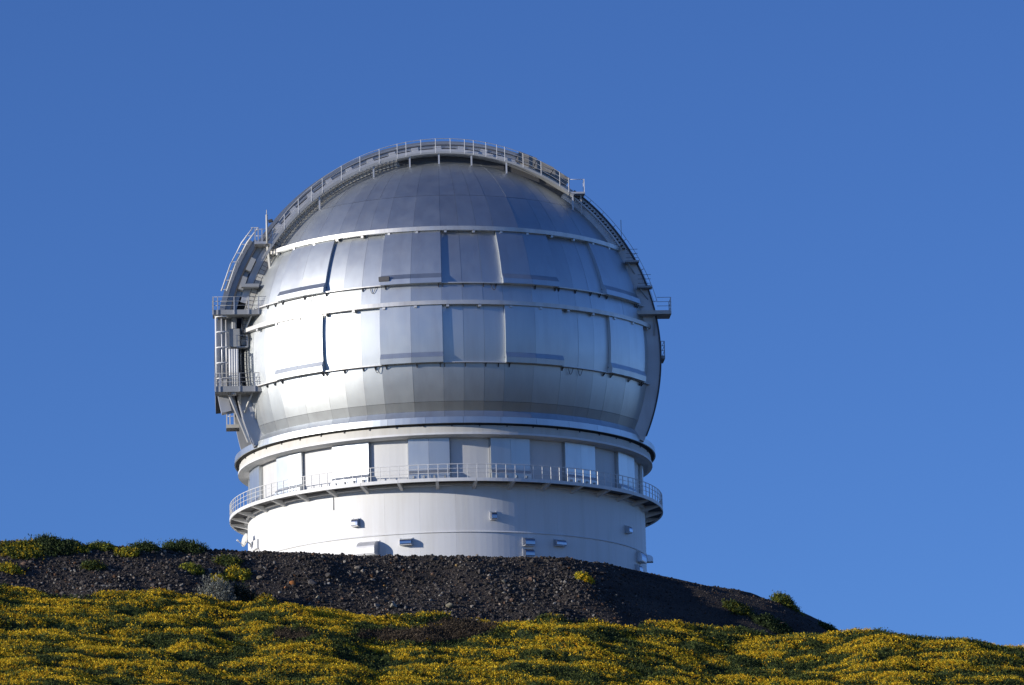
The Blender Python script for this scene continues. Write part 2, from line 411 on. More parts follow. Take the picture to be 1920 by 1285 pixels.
# cream rim ring with its white drip edge
MB().revolve([(15.9, -.07), (16.62, -.07), (16.66, -.62), (15.9, -.62)], 0, 360, 144, True).build("rim_ring", 'cream', drum)
MB().revolve([(15.5, -.64), (16.74, -.64), (16.74, -.80), (16.4, -.90), (15.5, -.90)], 0, 360, 144).build("drip_edge", 'white', drum)
for k in range(48):
    a = k * 7.5 + 2; m = MB(); c = [cy(16.45, a - .12, -.17), cy(16.45, a + .12, -.17), cy(16.7, a + .12, -.17), cy(16.7, a - .12, -.17)]
    m.hexa(c + [(x, y, z + .12) for x, y, z in c]).build("rim_clip", 'dark', drum)
# ring of tall wall shutters
for k in range(31):
    st = 360 / 31 if False else 11.6
    i = k - 15
    a0 = 1.3 + 11.6 * (i - 1); a1 = a0 + 11.6
    if k == 30: a1 = 1.3 + 11.6 * -16 + 360
    if i % 2 == 0:                              # proud metal shutter with a flared sill
        h = (a0 + a1) / 2
        for b0, b1 in ((a0, h), (h, a1)):
            strip(MB(), b0, b1, [(15.97, -3.45), (15.97, -2.2), (15.97, -.91)], flange=.4).build("wall_shutter", 'metal', drum)
            strip(MB(), b0, b1, [(16.16, -3.72), (15.975, -3.455)], flange=.4).build("shutter_sill", 'metal', drum)
            strip(MB(), b0, b1, [(16.16, -4.3), (16.165, -3.725)], flange=.4).build("shutter_lip", 'metal', drum)
        for q in range(4):
            a = a0 + (a1 - a0) * (q + .5) / 4; m = MB(); c = [cy(16.1, a - .25, -4.2), cy(16.1, a + .25, -4.2), cy(16.24, a + .25, -4.2), cy(16.24, a - .25, -4.2)]
            m.hexa(c + [(x, y, z + .3) for x, y, z in c]).build("shutter_roller", 'grey', drum)
    else:
        MB().revolve([(15.5, -4.4), (15.66, -4.4), (15.66, -.91), (15.5, -.91)], a0 + .05, a1 - .05, 6, False).build("wall_panel", 'satin', drum)
    for aa in (a0,):
        MB().revolve([(15.5, -4.4), (15.74, -4.4), (15.74, -.91), (15.5, -.91)], aa - .35, aa + .35, 1).build("jamb", 'grey', drum)
# lower wall of tall curved white sheets
for k in range(36):
    a0, a1 = k * 10 + 2.6, k * 10 + 12.6
    MB().revolve([(15.85, -8.28), (16.02, -8.28), (16.02, -4.62), (15.85, -4.62)], a0 + .012, a1 - .012, 6, True).build("wall_panel", 'white', drum)
    MB().revolve([(15.85, -14.4), (16.02, -14.4), (16.02, -8.42), (15.85, -8.42)], a0 + .012, a1 - .012, 6, True).build("wall_panel", 'white', drum)
for o in list(drum.children):
    if o.name.startswith("wall_panel") or o.name.startswith("rim_ring"):
        for p in o.data.polygons: p.use_smooth = False
MB().revolve([(15.9, -8.42), (16.05, -8.42), (16.10, -8.38), (16.03, -8.28), (15.9, -8.28)], 0, 360, 180).build("flashing_band", 'white', drum)
# vent hoods: a curved cowl open at the foot
def hood(az, z, w, h, d, mt='hood'):
    m = MB(); pr = [(0, -h / 2), (0, h / 2)] + [(d * math.sin(t), h / 2 - (h * .55) * (1 - math.cos(t))) for t in np.linspace(.3, math.pi / 2, 6)] + [(d, -h / 2 + .05), (d - .02, -h / 2)]
    a = math.radians(az); er = np.array([math.sin(a), -math.cos(a), 0]); et = np.array([math.cos(a), math.sin(a), 0])
    n_ = len(pr); V = []
    for s_ in (-w / 2, w / 2):
        V += [er * (16.0 + q) + et * s_ + np.array([0, 0, z + y]) for q, y in pr]
    m.add(V, [(i, i + 1, n_ + i + 1, n_ + i) for i in range(n_ - 1)] + [tuple(range(n_))[::-1], tuple(range(n_, 2 * n_))])
    o = m.build("vent_hood", mt, drum)
    m = MB()
    for s_ in (-1, 1): m.bar(er * 16.03 + et * s_ * (w / 2 + .04) + np.array([0, 0, z - h / 2 - .03]), er * 16.03 + et * s_ * (w / 2 + .04) + np.array([0, 0, z + h / 2 + .05]), .08, .05, er)
    m.bar(er * (16.0 + d / 2) - et * (w / 2 + .03) + np.array([0, 0, z - h / 2 - .03]), er * (16.0 + d / 2) + et * (w / 2 + .03) + np.array([0, 0, z - h / 2 - .03]), d, .04)
    m.build("hood_flange", 'galv', drum)
for a in ((-25.9, -7.18, .55, .62, .45), (13.1, -7.1, .42, .60, .45), (62.5, -7.05, .6, .58, .45), (-22.0, -9.35, 1.5, 1.1, .95, 'galv'), (-11.3, -9.01, .9, .5, .5),
          (23.1, -9.07, .8, .62, .5), (23.0, -9.95, .75, .6, .5), (32.9, -9.0, .9, .5, .45), (71.7, -8.91, 1.3, .8, .5), (69.8, -9.9, .8, .6, .4), (87, -8.35, .6, .55, .55)):
    hood(*a)
m = MB(); c = [cy(16.0, -74.0, -7.6), cy(16.0, -68.6, -7.6), cy(16.22, -68.6, -7.6), cy(16.22, -74.0, -7.6)]
m.hexa(c + [(x, y, z + .75) for x, y, z in c]).build("wall_cabinet", 'white', drum, bevel=.02)
MB().tube([cy(16.1, -68.0, -7.7), cy(16.1, -68.0, -9.5)], .04, 6).build("conduit", 'galv', drum)
m = MB(); c = [cy(16.0, -67.6, -8.1), cy(16.0, -67.0, -8.1), cy(16.18, -67.0, -8.1), cy(16.18, -67.6, -8.1)]
m.hexa(c + [(x, y, z + .2) for x, y, z in c]).build("junction_box", 'dark', drum)
MB().tube([cy(16.06, -33.2, -4.65), cy(16.06, -33.2, -6.0)], .03, 5).build("drain_pipe", 'grey', drum)

# --- gallery walk round the drum
gal = MB().revolve([(15.6, -4.52), (17.40, -4.52), (17.40, -4.44), (15.6, -4.44)], 0, 360, 144).build("gallery", 'dark', OBS)
for k in range(36):
    a = k * 10 + 7.8
    MB().revolve([(17.40, -4.62), (17.48, -4.62), (17.48, -4.36), (17.40, -4.36)], a + .04, a + 9.96, 6).build("fascia_panel", 'white', gal)
    m = MB(); e = .42
    c = [cy(16.02, a - .42, -5.02), cy(16.02, a + .42, -5.02), cy(17.39, a + .38, -4.64), cy(17.39, a - .38, -4.64)]
    m.hexa(c + [cy(16.02, a - .42, -4.53), cy(16.02, a + .42, -4.53), cy(17.39, a + .38, -4.53), cy(17.39, a - .38, -4.53)]).build("bracket", 'white', gal)
MB().revolve([(16.02, -4.75), (16.30, -4.72), (16.30, -4.53), (16.02, -4.53)], 0, 360, 144).build("ring_beam", 'white', gal)
post0 = MB().bar((0, 0, -4.36), (0, 0, -3.29), .055, .05).build("railing_post", 'white', gal)
for k in range(144):
    o = post0 if k == 0 else post0.copy()
    if k: COL.objects.link(o); o.parent = gal
    a = k * 2.5 + .6; o.location = cy(17.43, a, 0); o.rotation_euler = (0, 0, math.radians(a))
for z, r in ((-3.28, .030), (-3.62, .020), (-3.96, .020)):
    MB().tube([cy(17.43, a, z) for a in np.arange(0, 360, 2.5)], r, 6, True).build("railing_rail", 'white', gal)

# --- arch girders each side of the dome shutter
arch = MB().sweep([(15.75, 7.05), (17.05, 7.05), (17.05, 7.63), (15.75, 7.63)], -24.5, 164, 96).build("arch_girder", 'galv', OBS)
MB().sweep([(15.75, 7.05), (17.05, 7.05), (17.05, 7.63), (15.75, 7.63)], 190, 204.5, 10).build("girder_leg", 'galv', arch)
MB().sweep([(15.75, 6.2), (17.6, 6.2), (17.6, 6.6), (15.75, 6.6)], 162, 192, 14).build("girder_web", 'dark', arch)
MB().sweep([(15.75, -7.05), (17.05, -7.05), (17.05, -7.63), (15.75, -7.63)], -24.5, 204.5, 110).build("arch_girder", 'galv', arch)
MB().sweep([(15.80, 7.635), (16.44, 7.635), (16.44, 7.70), (15.80, 7.70)], 54, 102.5, 34).build("facing_or_shade_strip", 'dark', arch)  # added dark strip: paints the walkway's shade onto the girder face
# cream facing strip beside the ladder, dark outer edge strip on the shaded side
MB().sweep([(15.80, 7.635), (16.58, 7.635), (16.58, 7.70), (15.80, 7.70)], 103, 176, 48).build("facing_or_shade_strip", 'cream', arch)
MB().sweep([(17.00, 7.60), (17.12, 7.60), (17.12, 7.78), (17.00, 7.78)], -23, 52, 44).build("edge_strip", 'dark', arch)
MB().sweep([(16.92, 7.635), (17.0, 7.635), (17.0, 7.85), (16.92, 7.85)], 190, 204, 10).build("edge_flange", 'rail', arch)
# shutter skins
sh = MB().sweep([(16.6, -7.3), (17.0, -7.3), (17.0, 7.4), (16.6, 7.4)], -22, 57, 40, False).build("dome_slit_shutter", 'shutter', OBS)
MB().sweep([(17.2, -7.4), (17.78, -7.4), (17.78, 7.30), (17.2, 7.30)], 56.5, 150, 48).build("shutter_skin", 'shutter', sh)
MB().sweep([(18.1, -7.4), (18.52, -7.4), (18.52, 7.75), (18.1, 7.75)], 148, 184.5, 24).build("shutter_skin", 'shutter', sh)
MB().sweep([(17.7, 6.7), (18.50, 6.7), (18.50, 7.74), (17.7, 7.74)], 184.6, 193.5, 8).build("shutter_foot", 'galv', sh)
MB().sweep([(16.95, 7.32), (17.74, 7.32), (17.74, 7.42), (16.95, 7.42)], 70, 152, 40).build("shutter_skirt", 'shutter', sh)
for t in np.arange(74, 148, 6.2):
    m = MB(); abox(m, 17.02, 17.16, t, t + 3.6, 7.42, 7.47); m.build("skirt_slot", 'black', sh)
    m = MB(); abox(m, 17.06, 17.34, t + 3.9, t + 5.6, 7.42, 7.52); m.build("skirt_box", 'galv', sh)
MB().sweep([(17.40, 7.42), (17.46, 7.42), (17.46, 7.47), (17.40, 7.47)], 70, 152, 40).build("skirt_rib", 'dark', sh)
for t0, t1, hgt in ((54.8, 59.6, .62), (59.8, 64.6, .70), (64.8, 69.8, .78)):
    m = MB(); abox(m, 17.0, 17.05 + hgt, t0, t1, 6.9, 7.9); m.build("drive_cover", 'tan', sh)

# --- walkway over the arch
def deck_rho(t): return 16.52
wk = MB().sweep([(16.42, 7.66), (16.52, 7.66), (16.52, 8.75), (16.42, 8.75)], 51, 103, 40).build("walkway", 'grey', OBS)
MB().sweep([(16.40, 8.72), (16.56, 8.72), (16.56, 8.80), (16.40, 8.80)], 51, 103, 40).build("deck_edge", 'grey', wk)
for w_ in (7.75, 8.72): MB().sweep([(16.40, w_), (16.60, w_), (16.60, w_ + .07), (16.40, w_ + .07)], 103, 150, 40).build("stair_stringer", 'grey', wk)
def under_px(x, th_guess):      # arch angle of a picture column on the walkway edge
    best = min(np.arange(45, 155, .1), key=lambda t: abs(proj1(ar(16.52, t, 8.76))[0] - x)); return best
def proj1(P_):
    Q = np.asarray(P_, float) - CAM; d = Q @ fw; return np.array([960 + F_PX * (Q @ RGT) / d, 642.5 - F_PX * (Q @ UPV) / d])
posts = [under_px(x, 0) for x in (506, 533, 559, 584, 604, 640, 675, 711, 745, 761, 789, 817, 844, 871, 888, 911, 932, 947, 981, 1015, 1050, 1067)]
for t in posts:
    b = ar(16.5, t, 8.77); MB().bar(b - [0, 0, .05], b + [0, 0, 1.14], .08, .05).build("railing_post", 'white', wk)
for dz, r in ((1.12, .028), (.76, .018), (.40, .018)):
    tt = np.linspace(max(posts), min(posts), 48)
    MB().tube([ar(16.5, t, 8.77) + [0, 0, dz] for t in tt], r, 5).build("railing_rail", 'galv', wk)
for x in (598, 700, 768, 823, 884, 950, 1075):
    t = under_px(x, 0); b = ar(16.45, t, 8.62)
    # leg down to the dome skin
    zz = b[2]
    while zz > 5 and (b[0] ** 2 + b[1] ** 2 + (zz - ZC) ** 2) > (RS + .02) ** 2: zz -= .02
    MB().bar(b, (b[0], b[1], zz), .13, .13).build("support_leg", 'galv', wk)
for t in np.arange(104, 149, 1.15):
    b = ar(16.36, t, 8.2); MB().bar(b - AN * .42, b + AN * .5, .15, .05).build("tread", 'grey', wk)
# end platform where the walk meets the shaded stair
m = MB(); tbox(m, 10.0, 11.3, 7.7, 8.8, 20.15, 20.3); m.build("landing", 'galv', wk)
for x, w in ((10.05, 8.75), (11.25, 8.75), (11.25, 7.75)):
    MB().bar(tw(x, w, 20.3), tw(x, w, 21.35), .07, .05).build("railing_post", 'white', wk)
MB().tube([tw(10.05, 8.75, 21.33), tw(11.25, 8.75, 21.33), tw(11.25, 7.75, 21.33)], .025, 5).build("railing_rail", 'galv', wk)
m = MB(); m.bar(tw(11.0, 8.2, 20.15), tw(11.05, 8.0, 18.6), .1, .1); m.build("support_leg", 'galv', wk)
# ladder down the sunlit side of the arch
LAD = MB()
for r in (16.02, 16.48): LAD.tube([ar(r, t, 7.92) for t in np.linspace(103, 189, 50)], .03, 5)
lad = LAD.build("ladder", 'dark', arch)
rung = [np.linspace(103, 189, 74)]
for t in rung[0]:
    MB().bar(ar(16.0, t, 7.92), ar(16.5, t, 7.92), .035, .035, AN).build("ladder_rung", 'dark', arch)
# stair, handrail and small ledges on the shaded side
for t in np.arange(31, 52, 1.05):
    b = ar(16.72, t, 7.8); MB().bar(b - AN * .18, b + AN * .22, .24, .04).build("stair_tread", 'dark', arch)
MB().sweep([(16.50, 7.64), (16.62, 7.64), (16.62, 8.02), (16.50, 8.02)], 32, 52, 16).build("stringer", 'galv', arch)
for t in np.arange(15, 50, 4.6):
    MB().bar(ar(17.0, t, 6.6), ar(17.6, t, 6.6), .05, .05, AN).build("handrail_post", 'galv' if t < 40 else 'white', arch)
MB().tube([ar(17.6, t, 6.6) for t in np.linspace(15, 50, 30)], .022, 5).build("handrail", 'galv', arch)
MB().tube([ar(17.35, t, 6.6) for t in np.linspace(15, 50, 30)], .016, 5).build("handrail", 'galv', arch)
MB().bar(ar(17.0, 33, 7.0), ar(17.0, 33, 7.0) + [0, 0, 1.9], .05, .05).build("antenna", 'grey', arch)
for x0, x1, z in ((14.4, 15.5, 14.55), (15.3, 16.5, 12.45)):
    m = MB(); tbox(m, x0, x1, 7.64, 8.5, z, z + .14); m.build("landing", 'grey', arch)
    for q in range(3):
        MB().bar(tw(x0 + .05, 8.45, z + .35 + q * .35), tw(x1 - .1, 8.45, z + .35 + q * .35), .03, .03).build("landing_rail", 'dark', arch)
    m = MB(); m.bar(tw(x0 + .2, 8.2, z), tw(x1 - .3, 7.65, z - .8), .08, .08); m.build("landing_brace", 'grey', arch)

# --- balconies at the foot of the slit
def balcony(name, x0, x1, w0, w1, z, th, posts_x, rail_h=1.05, m_deck='grey', m_post='galv'):
    m = MB(); tbox(m, x0, x1, w0, w1, z - th, z); b = m.build(name, m_deck, OBS)
    for x in posts_x:
        MB().bar(tw(x, w1 + .03, z - th), tw(x, w1 + .03, z + rail_h), .08, .06, AN).build("railing_post", m_post, b)
    for x in (x0, x1) if x1 > 0 else (x0,):
        MB().bar(tw(x, w0 + .1, z - .05), tw(x, w0 + .1, z + rail_h), .08, .06, AN).build("railing_post", m_post, b)
    for q in (rail_h, rail_h * .66, rail_h * .33):
        MB().tube([tw(x0, w0 + .1, z + q), tw(x0, w1, z + q), tw(x1, w1, z + q)] if x1 < 0 else [tw(x1, w0 + .1, z + q), tw(x1, w1, z + q), tw(x0 + 1.8, w1, z + q)], .022, 5).build("railing_rail", 'grey', b)
    return b
b1 = balcony("balcony", -18.6, -14.35, 7.7, 9.3, 10.9, .38, (-18.55, -18.2, -16.9, -15.75, -14.95))
m = MB(); m.bar(tw(-16.25, 8.2, 11.05), tw(-16.25, 8.0, 8.9), .14, .14); m.build("brace", 'dark', b1)
m = MB(); m.bar(tw(-15.3, 9.0, 11.05), tw(-16.0, 8.1, 9.6), .10, .10); m.build("brace", 'cream', b1)
b2 = balcony("balcony", -18.5, -14.35, 7.7, 9.4, 4.7, .45, (-18.45, -18.1, -16.55, -15.35))
m = MB(); m.bar(tw(-16.55, 8.6, 4.6), tw(-16.55, 7.8, 3.6), .2, .2); m.build("brace", 'cream', b2)
m = MB(); m.bar(tw(-15.4, 9.0, 4.6), tw(-16.2, 7.75, 2.9), .1, .1); m.build("brace", 'cream', b2)
m = MB(); m.bar(tw(-15.1, 8.6, 4.6), tw(-15.3, 7.75, 2.4), .14, .14); m.build("brace", 'cream', b2)
m = MB(); m.bar(tw(-17.4, 8.4, 4.3), tw(-15.9, 7.75, .5), .22, .2); m.build("brace", 'rail', b2)
m = MB(); m.tube([tw(-17.05, 8.9, 4.35), tw(-17.05, 9.05, 4.1)], [.16, .2], 10); m.build("floodlight", 'white', b2)
b3 = balcony("balcony", 15.0, 17.95, 6.6, 8.6, 10.55, .30, (17.9,), 1.05, 'cream')
m = MB(); m.bar(tw(16.6, 8.0, 10.6), tw(16.6, 7.7, 8.7), .13, .13); m.build("brace", 'grey', b3)
m = MB(); tbox(m, 16.9, 17.75, 2.0, 4.0, 7.55, 7.8); b4 = m.build("balcony", 'grey', OBS)
for x in (17.45, 17.72): MB().bar(tw(x, 3.95, 7.8), tw(x, 3.95, 9.0), .06, .05, AN).build("railing_post", 'grey', b4)
for z in (8.2, 8.6, 8.98): MB().tube([tw(17.0, 3.95, z), tw(17.72, 3.95, z), tw(17.72, 2.1, z)], .025, 5).build("railing_rail", 'grey', b4)
m = MB(); tbox(m, -17.65, -16.6, 3.6, 5.2, 2.15, 2.42); b5 = m.build("balcony", 'cream', OBS)
for x in (-17.6, -17.35, -17.0):
    MB().bar(tw(x, 5.15, 2.2), tw(x, 5.15, 3.7), .09, .07, AN).build("railing_post", 'white', b5)
MB().tube([tw(-17.6, 5.15, 3.1), tw(-16.6, 5.15, 3.1)], .03, 5).build("railing_rail", 'white', b5)
# caged ladder between the two sunlit balconies
cg = MB(); cg.tube([tw(-18.35, 8.9, 4.7), tw(-18.35, 8.9, 10.5)], .09, 8); cage = cg.build("ladder_cage", 'white', OBS)
for x, w in ((-17.9, 8.9), (-17.55, 8.3)):
    MB().tube([tw(x, w, 4.7), tw(x, w, 10.5)], .07, 6).build("cage_bar", 'galv', cage)
for z in np.arange(5.4, 10.5, 1.25):
    MB().tube([tw(-18.35, 8.9, z), tw(-18.2, 9.15, z), tw(-17.6, 9.15, z), tw(-17.4, 8.8, z)], .06, 6).build("cage_hoop", 'white', cage)
# machinery in the recess
m = MB()
for q in range(4): m.tube([tw(-17.28 + q * .19, 9.1, 4.7), tw(-17.28 + q * .19, 9.1, 7.75)], .10, 8)
flut = m.build("roller_guide", 'white', OBS)
m = MB(); tbox(m, -17.3, -16.45, 7.3, 8.2, 8.1, 9.6); tbox(m, -17.1, -16.7, 7.3, 8.0, 9.6, 10.7); m.build("motor_housing", 'grey', flut, bevel=.05)
m = MB(); tbox(m, -16.75, -15.85, 7.6, 8.4, 8.02, 8.12); ld = m.build("landing", 'grey', flut)
for x in (-16.7, -15.9): MB().bar(tw(x, 8.38, 8.1), tw(x, 8.38, 9.05), .06, .05, AN).build("railing_post", 'galv', flut)
for z in (8.55, 9.02): MB().tube([tw(-16.7, 8.38, z), tw(-15.9, 8.38, z)], .022, 5).build("railing_rail", 'galv', flut)
# head of the slit: mast, rail platform and the outer ladder
m = MB(); tbox(m, -15.2, -13.7, 7.5, 8.8, 16.35, 16.55); hp = m.build("landing", 'galv', OBS)
for x in (-15.15, -14.9, -14.6, -13.75): MB().bar(tw(x, 8.75, 16.5), tw(x, 8.75, 17.6), .09, .06, AN).build("railing_post", 'galv', hp)
for z in (17.0, 17.55): MB().tube([tw(-15.15, 8.75, z), tw(-13.75, 8.75, z)], .025, 5).build("railing_rail", 'galv', hp)
m = MB(); m.tube([tw(-14.2, 8.85, 16.4), tw(-14.2, 8.85, 18.7)], .085, 8); m.tube([tw(-14.2, 8.85, 18.7), tw(-14.2, 8.85, 19.1)], .03, 6); mast = m.build("mast", 'cream', hp)
m = MB(); m.bar(tw(-14.05, 8.85, 18.15), tw(-13.75, 8.95, 18.2), .22, .22); m.build("camera_head", 'black', hp)
m = MB(); m.bar(tw(-14.2, 8.5, 16.35), tw(-13.9, 7.8, 13.6), .16, .16); m.build("brace", 'cream', hp)
ol = MB()
for dx in (0, .42): ol.tube([ar(18.62, 145.2, 8.2) + AT * dx, ar(18.75, 150, 8.2) + AT * dx, ar(18.75, 156, 8.2) + AT * dx, ar(18.7, 163, 8.2) + AT * dx], .06, 6)
olo = ol.build("outer_ladder", 'white', OBS)
for t in np.linspace(145.4, 162.6, 8):
    MB().bar(ar(18.7, t, 8.2) - AT * .08, ar(18.7, t, 8.2) + AT * .5, .07, .05).build("ladder_rung", 'white', olo)
for t in (152, 157.5):
    m = MB(); abox(m, 17.1, 17.5, t, t + 3.6, 7.4, 8.2); m.build("guide_box", 'grey', olo)
m = MB(); tbox(m, -16.3, -14.9, 7.6, 8.6, 12.9, 13.15); m.build("ledge", 'grey', olo)
MB().sweep([(17.2, 7.3), (18.1, 7.3), (18.1, 7.5), (17.2, 7.5)], 147, 194, 26).build("shutter_cheek", 'shutter', sh)
MB().sweep([(17.55, 7.5), (17.68, 7.5), (17.68, 7.72), (17.55, 7.72)], 147, 168, 14).build("guide_rail", 'dark', sh)

# ------------------------------------------------------------------ satellite dish on the drum
dp = np.array(cy(16.75, -73.5, -6.75))
dish = thing("satellite_dish", "small round cream satellite dish on an arm at the sunlit edge of the drum", "satellite dish", tuple(dp))
m = MB(); dn = np.array([-.80, -.52, .22]); dn /= np.linalg.norm(dn); dx_ = np.cross(dn, [0, 0, 1]); dx_ /= np.linalg.norm(dx_); dy_ = np.cross(dx_, dn)
V = []; Fq = []
for side, off in ((0, 0.0), (1, -.04)):
    for i, rr in enumerate(np.linspace(0, .56, 6)):
        for k in range(20):
            a = 2 * math.pi * k / 20; V.append(dn * (rr * rr * .22 + off) + rr * (dx_ * math.cos(a) * .8 + dy_ * math.sin(a)))
for side in (0, 1):
    for i in range(5):
        for k in range(20):
            b = side * 120; q = (b + i * 20 + k, b + i * 20 + (k + 1) % 20, b + (i + 1) * 20 + (k + 1) % 20, b + (i + 1) * 20 + k); Fq.append(q if side == 0 else q[::-1])
for k in range(20): Fq.append((100 + k, 100 + (k + 1) % 20, 220 + (k + 1) % 20, 220 + k))
m.add(V, Fq, True).build("reflector", 'cream', dish)
MB().tube([-dy_ * .5, dn * .62 - dy_ * .25], .03, 6).build("feed_arm", 'galv', dish)
MB().tube([dn * .60 - dy_ * .26, dn * .74 - dy_ * .2], .07, 8).build("feed_horn", 'white', dish)
MB().tube([-dn * .05, -dn * .3 + np.array([.15, .1, -.2]), np.array(cy(16.0, -79, -7.0)) - dp], .05, 6).build("mount", 'galv', dish)

# ------------------------------------------------------------------ stones
ICO_V = []; t_ = (1 + 5 ** .5) / 2
for a, b in ((-1, t_), (1, t_), (-1, -t_), (1, -t_)): ICO_V += [(a, b, 0)]
for a, b in ((-1, t_), (1, t_), (-1, -t_), (1, -t_)): ICO_V += [(0, a, b)]
for a, b in ((-1, t_), (1, t_), (-1, -t_), (1, -t_)): ICO_V += [(b, 0, a)]
ICO_V = np.array(ICO_V, float); ICO_V /= np.linalg.norm(ICO_V[0])
from itertools import combinations
e_ = min(np.linalg.norm(ICO_V[i] - ICO_V[j]) for i, j in combinations(range(12), 2)) * 1.05
ICO_F = []
for i, j, k in combinations(range(12), 3):
    if max(np.linalg.norm(ICO_V[i] - ICO_V[j]), np.linalg.norm(ICO_V[j] - ICO_V[k]), np.linalg.norm(ICO_V[i] - ICO_V[k])) < e_:
        nrm = np.cross(ICO_V[j] - ICO_V[i], ICO_V[k] - ICO_V[i]); ICO_F.append((i, j, k) if nrm @ ICO_V[i] > 0 else (i, k, j))
ICO_F = np.array(ICO_F)
def rand_rot(n):
    q = rng.normal(size=(n, 4)); q /= np.linalg.norm(q, axis=1)[:, None]; w, x, y, z = q.T
    return np.stack([np.stack([1 - 2 * (y * y + z * z), 2 * (x * y - z * w), 2 * (x * z + y * w)], -1), np.stack([2 * (x * y + z * w), 1 - 2 * (x * x + z * z), 2 * (y * z - x * w)], -1),
                     np.stack([2 * (x * z - y * w), 2 * (y * z + x * w), 1 - 2 * (x * x + y * y)], -1)], 1)
MT['stone'] = mat("stone", (1, 1, 1), 0.9, attr="Col", spec=0.2, bump=0.02, bump_scale=6)
n_try = 195000
sx = rng.uniform(-50, 34, n_try); sd = rng.uniform(-1.0, 15, n_try)
sy = np.interp(sx, TOE[:, 0], TOE[:, 1]) + rng.uniform(-5.0, 17, n_try)
hh, ee, ff, dd, uu = height(sx, sy, True)
keep = (dd > -.6) & ((ee > ff - .3) | ((uu < .4) & (sx < 25))) & (sy < 12) & (rng.random(n_try) < 0.4 + .6 * smooth_noise(sx + .7 * sy, sy, 21, 2.6))
sx, sy, hh = sx[keep], sy[keep], hh[keep]; ns = len(sx)
size = np.clip(rng.lognormal(math.log(.040), .62, ns), .018, .20)
fine = np.clip((sx - 11) / 4, 0, 1)
size = size * (1 - .5 * fine)
tone = rng.random(ns); base = np.array([[.060, .052, .047]]) * (0.35 + 1.4 * tone[:, None] ** 1.6) + np.where(rng.random((ns, 1)) < .12 * (1 - fine[:, None]), 1, 0) * np.array([[.24, .22, .185]]) * rng.random((ns, 1)) + np.where(rng.random((ns, 1)) < .05, 1, 0) * np.array([[.06, .02, .0]])
OCT_V = np.array([(1, 0, 0), (-1, 0, 0), (0, 1, 0), (0, -1, 0), (0, 0, 1), (0, 0, -1)], float)
OCT_F = np.array([(0, 2, 4), (2, 1, 4), (1, 3, 4), (3, 0, 4), (2, 0, 5), (1, 2, 5), (3, 1, 5), (0, 3, 5)])
SV, SF, SC, off_ = [], [], [], 0
for pick, bv, bf in ((size > .065, ICO_V, ICO_F), (size <= .065, OCT_V, OCT_F)):
    m_ = int(pick.sum()); nv = len(bv)
    V = bv[None] * (1 + .36 * rng.uniform(-1, 1, (m_, nv, 1))) * rng.uniform(.6, 1.15, (m_, 1, 3))
    V = np.einsum('nij,nkj->nki', rand_rot(m_), V) * size[pick][:, None, None]
    V += np.stack([sx[pick], sy[pick], hh[pick] + size[pick] * .15], -1)[:, None]
    SV.append(V.reshape(-1, 3)); SF.append((bf[None] + nv * np.arange(m_)[:, None, None]).reshape(-1, 3) + off_); SC.append(np.repeat(base[pick], nv, 0)); off_ += m_ * nv
sme = fast_mesh("loose_gravel", np.concatenate(SV), np.concatenate(SF), False, {"Col": np.concatenate(SC)})
sme.materials.append(MT['stone'])
so_ = bpy.data.objects.new("loose_gravel", sme); COL.objects.link(so_); so_["kind"] = "stuff"; so_["label"] = "dark loose volcanic gravel covering the embankment"; so_["category"] = "gravel"

def rock(px, py, s, col, label, group=None, squash=.75):
    p = on_ground(px, py)
    bm = bmesh.new(); bmesh.ops.create_icosphere(bm, subdivisions=2, radius=1.0)
    sd_ = rng.normal(size=(5, 3)); sd_ /= np.linalg.norm(sd_, axis=1)[:, None]
    for v in bm.verts:
        c = np.array(v.co)
        for q in sd_:
            k = c @ q
            if k > .55: c = c - q * (k - .55) * .9
        c *= 1 + rng.uniform(-.06, .06)
        v.co = Vector((c[0] * s, c[1] * s * .9, c[2] * s * squash))
    me = bpy.data.meshes.new("rock"); bm.to_mesh(me); bm.free()
    a = me.attributes.new("Col", 'FLOAT_COLOR', 'POINT')
    cc = np.ones((len(me.vertices), 4), np.float32); cc[:, :3] = np.array(col) * rng.uniform(.8, 1.15, (len(me.vertices), 1)); a.data.foreach_set("color", cc.ravel())
    me.materials.append(MT['stone'])
    o = bpy.data.objects.new("rock", me); COL.objects.link(o); o.location = p + [0, 0, s * squash * .45]; o.rotation_euler = (0, 0, rng.uniform(0, 6))
    return tag(o, label, "rock", group)
rock(487, 1088, .27, (.30, .25, .18), "pale cream rock on the gravel bank beside the silvery shrub")
rock(549, 1098, .30, (.38, .15, .05), "rusty orange boulder on the dark gravel bank")
rock(536, 1104, .16, (.32, .14, .06), "small orange stone lying next to the rusty orange boulder")
rock(586, 1096, .36, (.12, .11, .105), "big grey boulder to the right of the rusty orange one")
rock(616, 1083, .33, (.065, .06, .058), "tall charcoal boulder standing out of the gravel bank")
rock(596, 1122, .20, (.33, .29, .20), "cream stone lying at the edge of the yellow flowers")
rock(670, 1067, .24, (.28, .24, .19), "pale oval stone high on the gravel bank below the big vent hood")
rock(737, 1140, .36, (.26, .24, .19), "largest pale boulder at the foot of the gravel bank")
rock(843, 1140, .34, (.20, .18, .13), "mossy tan boulder at the foot of the gravel bank")
rock(706, 1138, .28, (.20, .18, .16), "flat grey-brown stone beside the largest pale boulder")
rock(721, 1101, .15, (.36, .20, .07), "little ochre stone in the middle of the gravel bank")
rock(856, 1062, .14, (.36, .24, .10), "tiny amber stone near the top of the gravel bank")
rock(944, 1093, .26, (.18, .17, .14), "pale olive stone on the gravel bank below the drum's twin hoods")
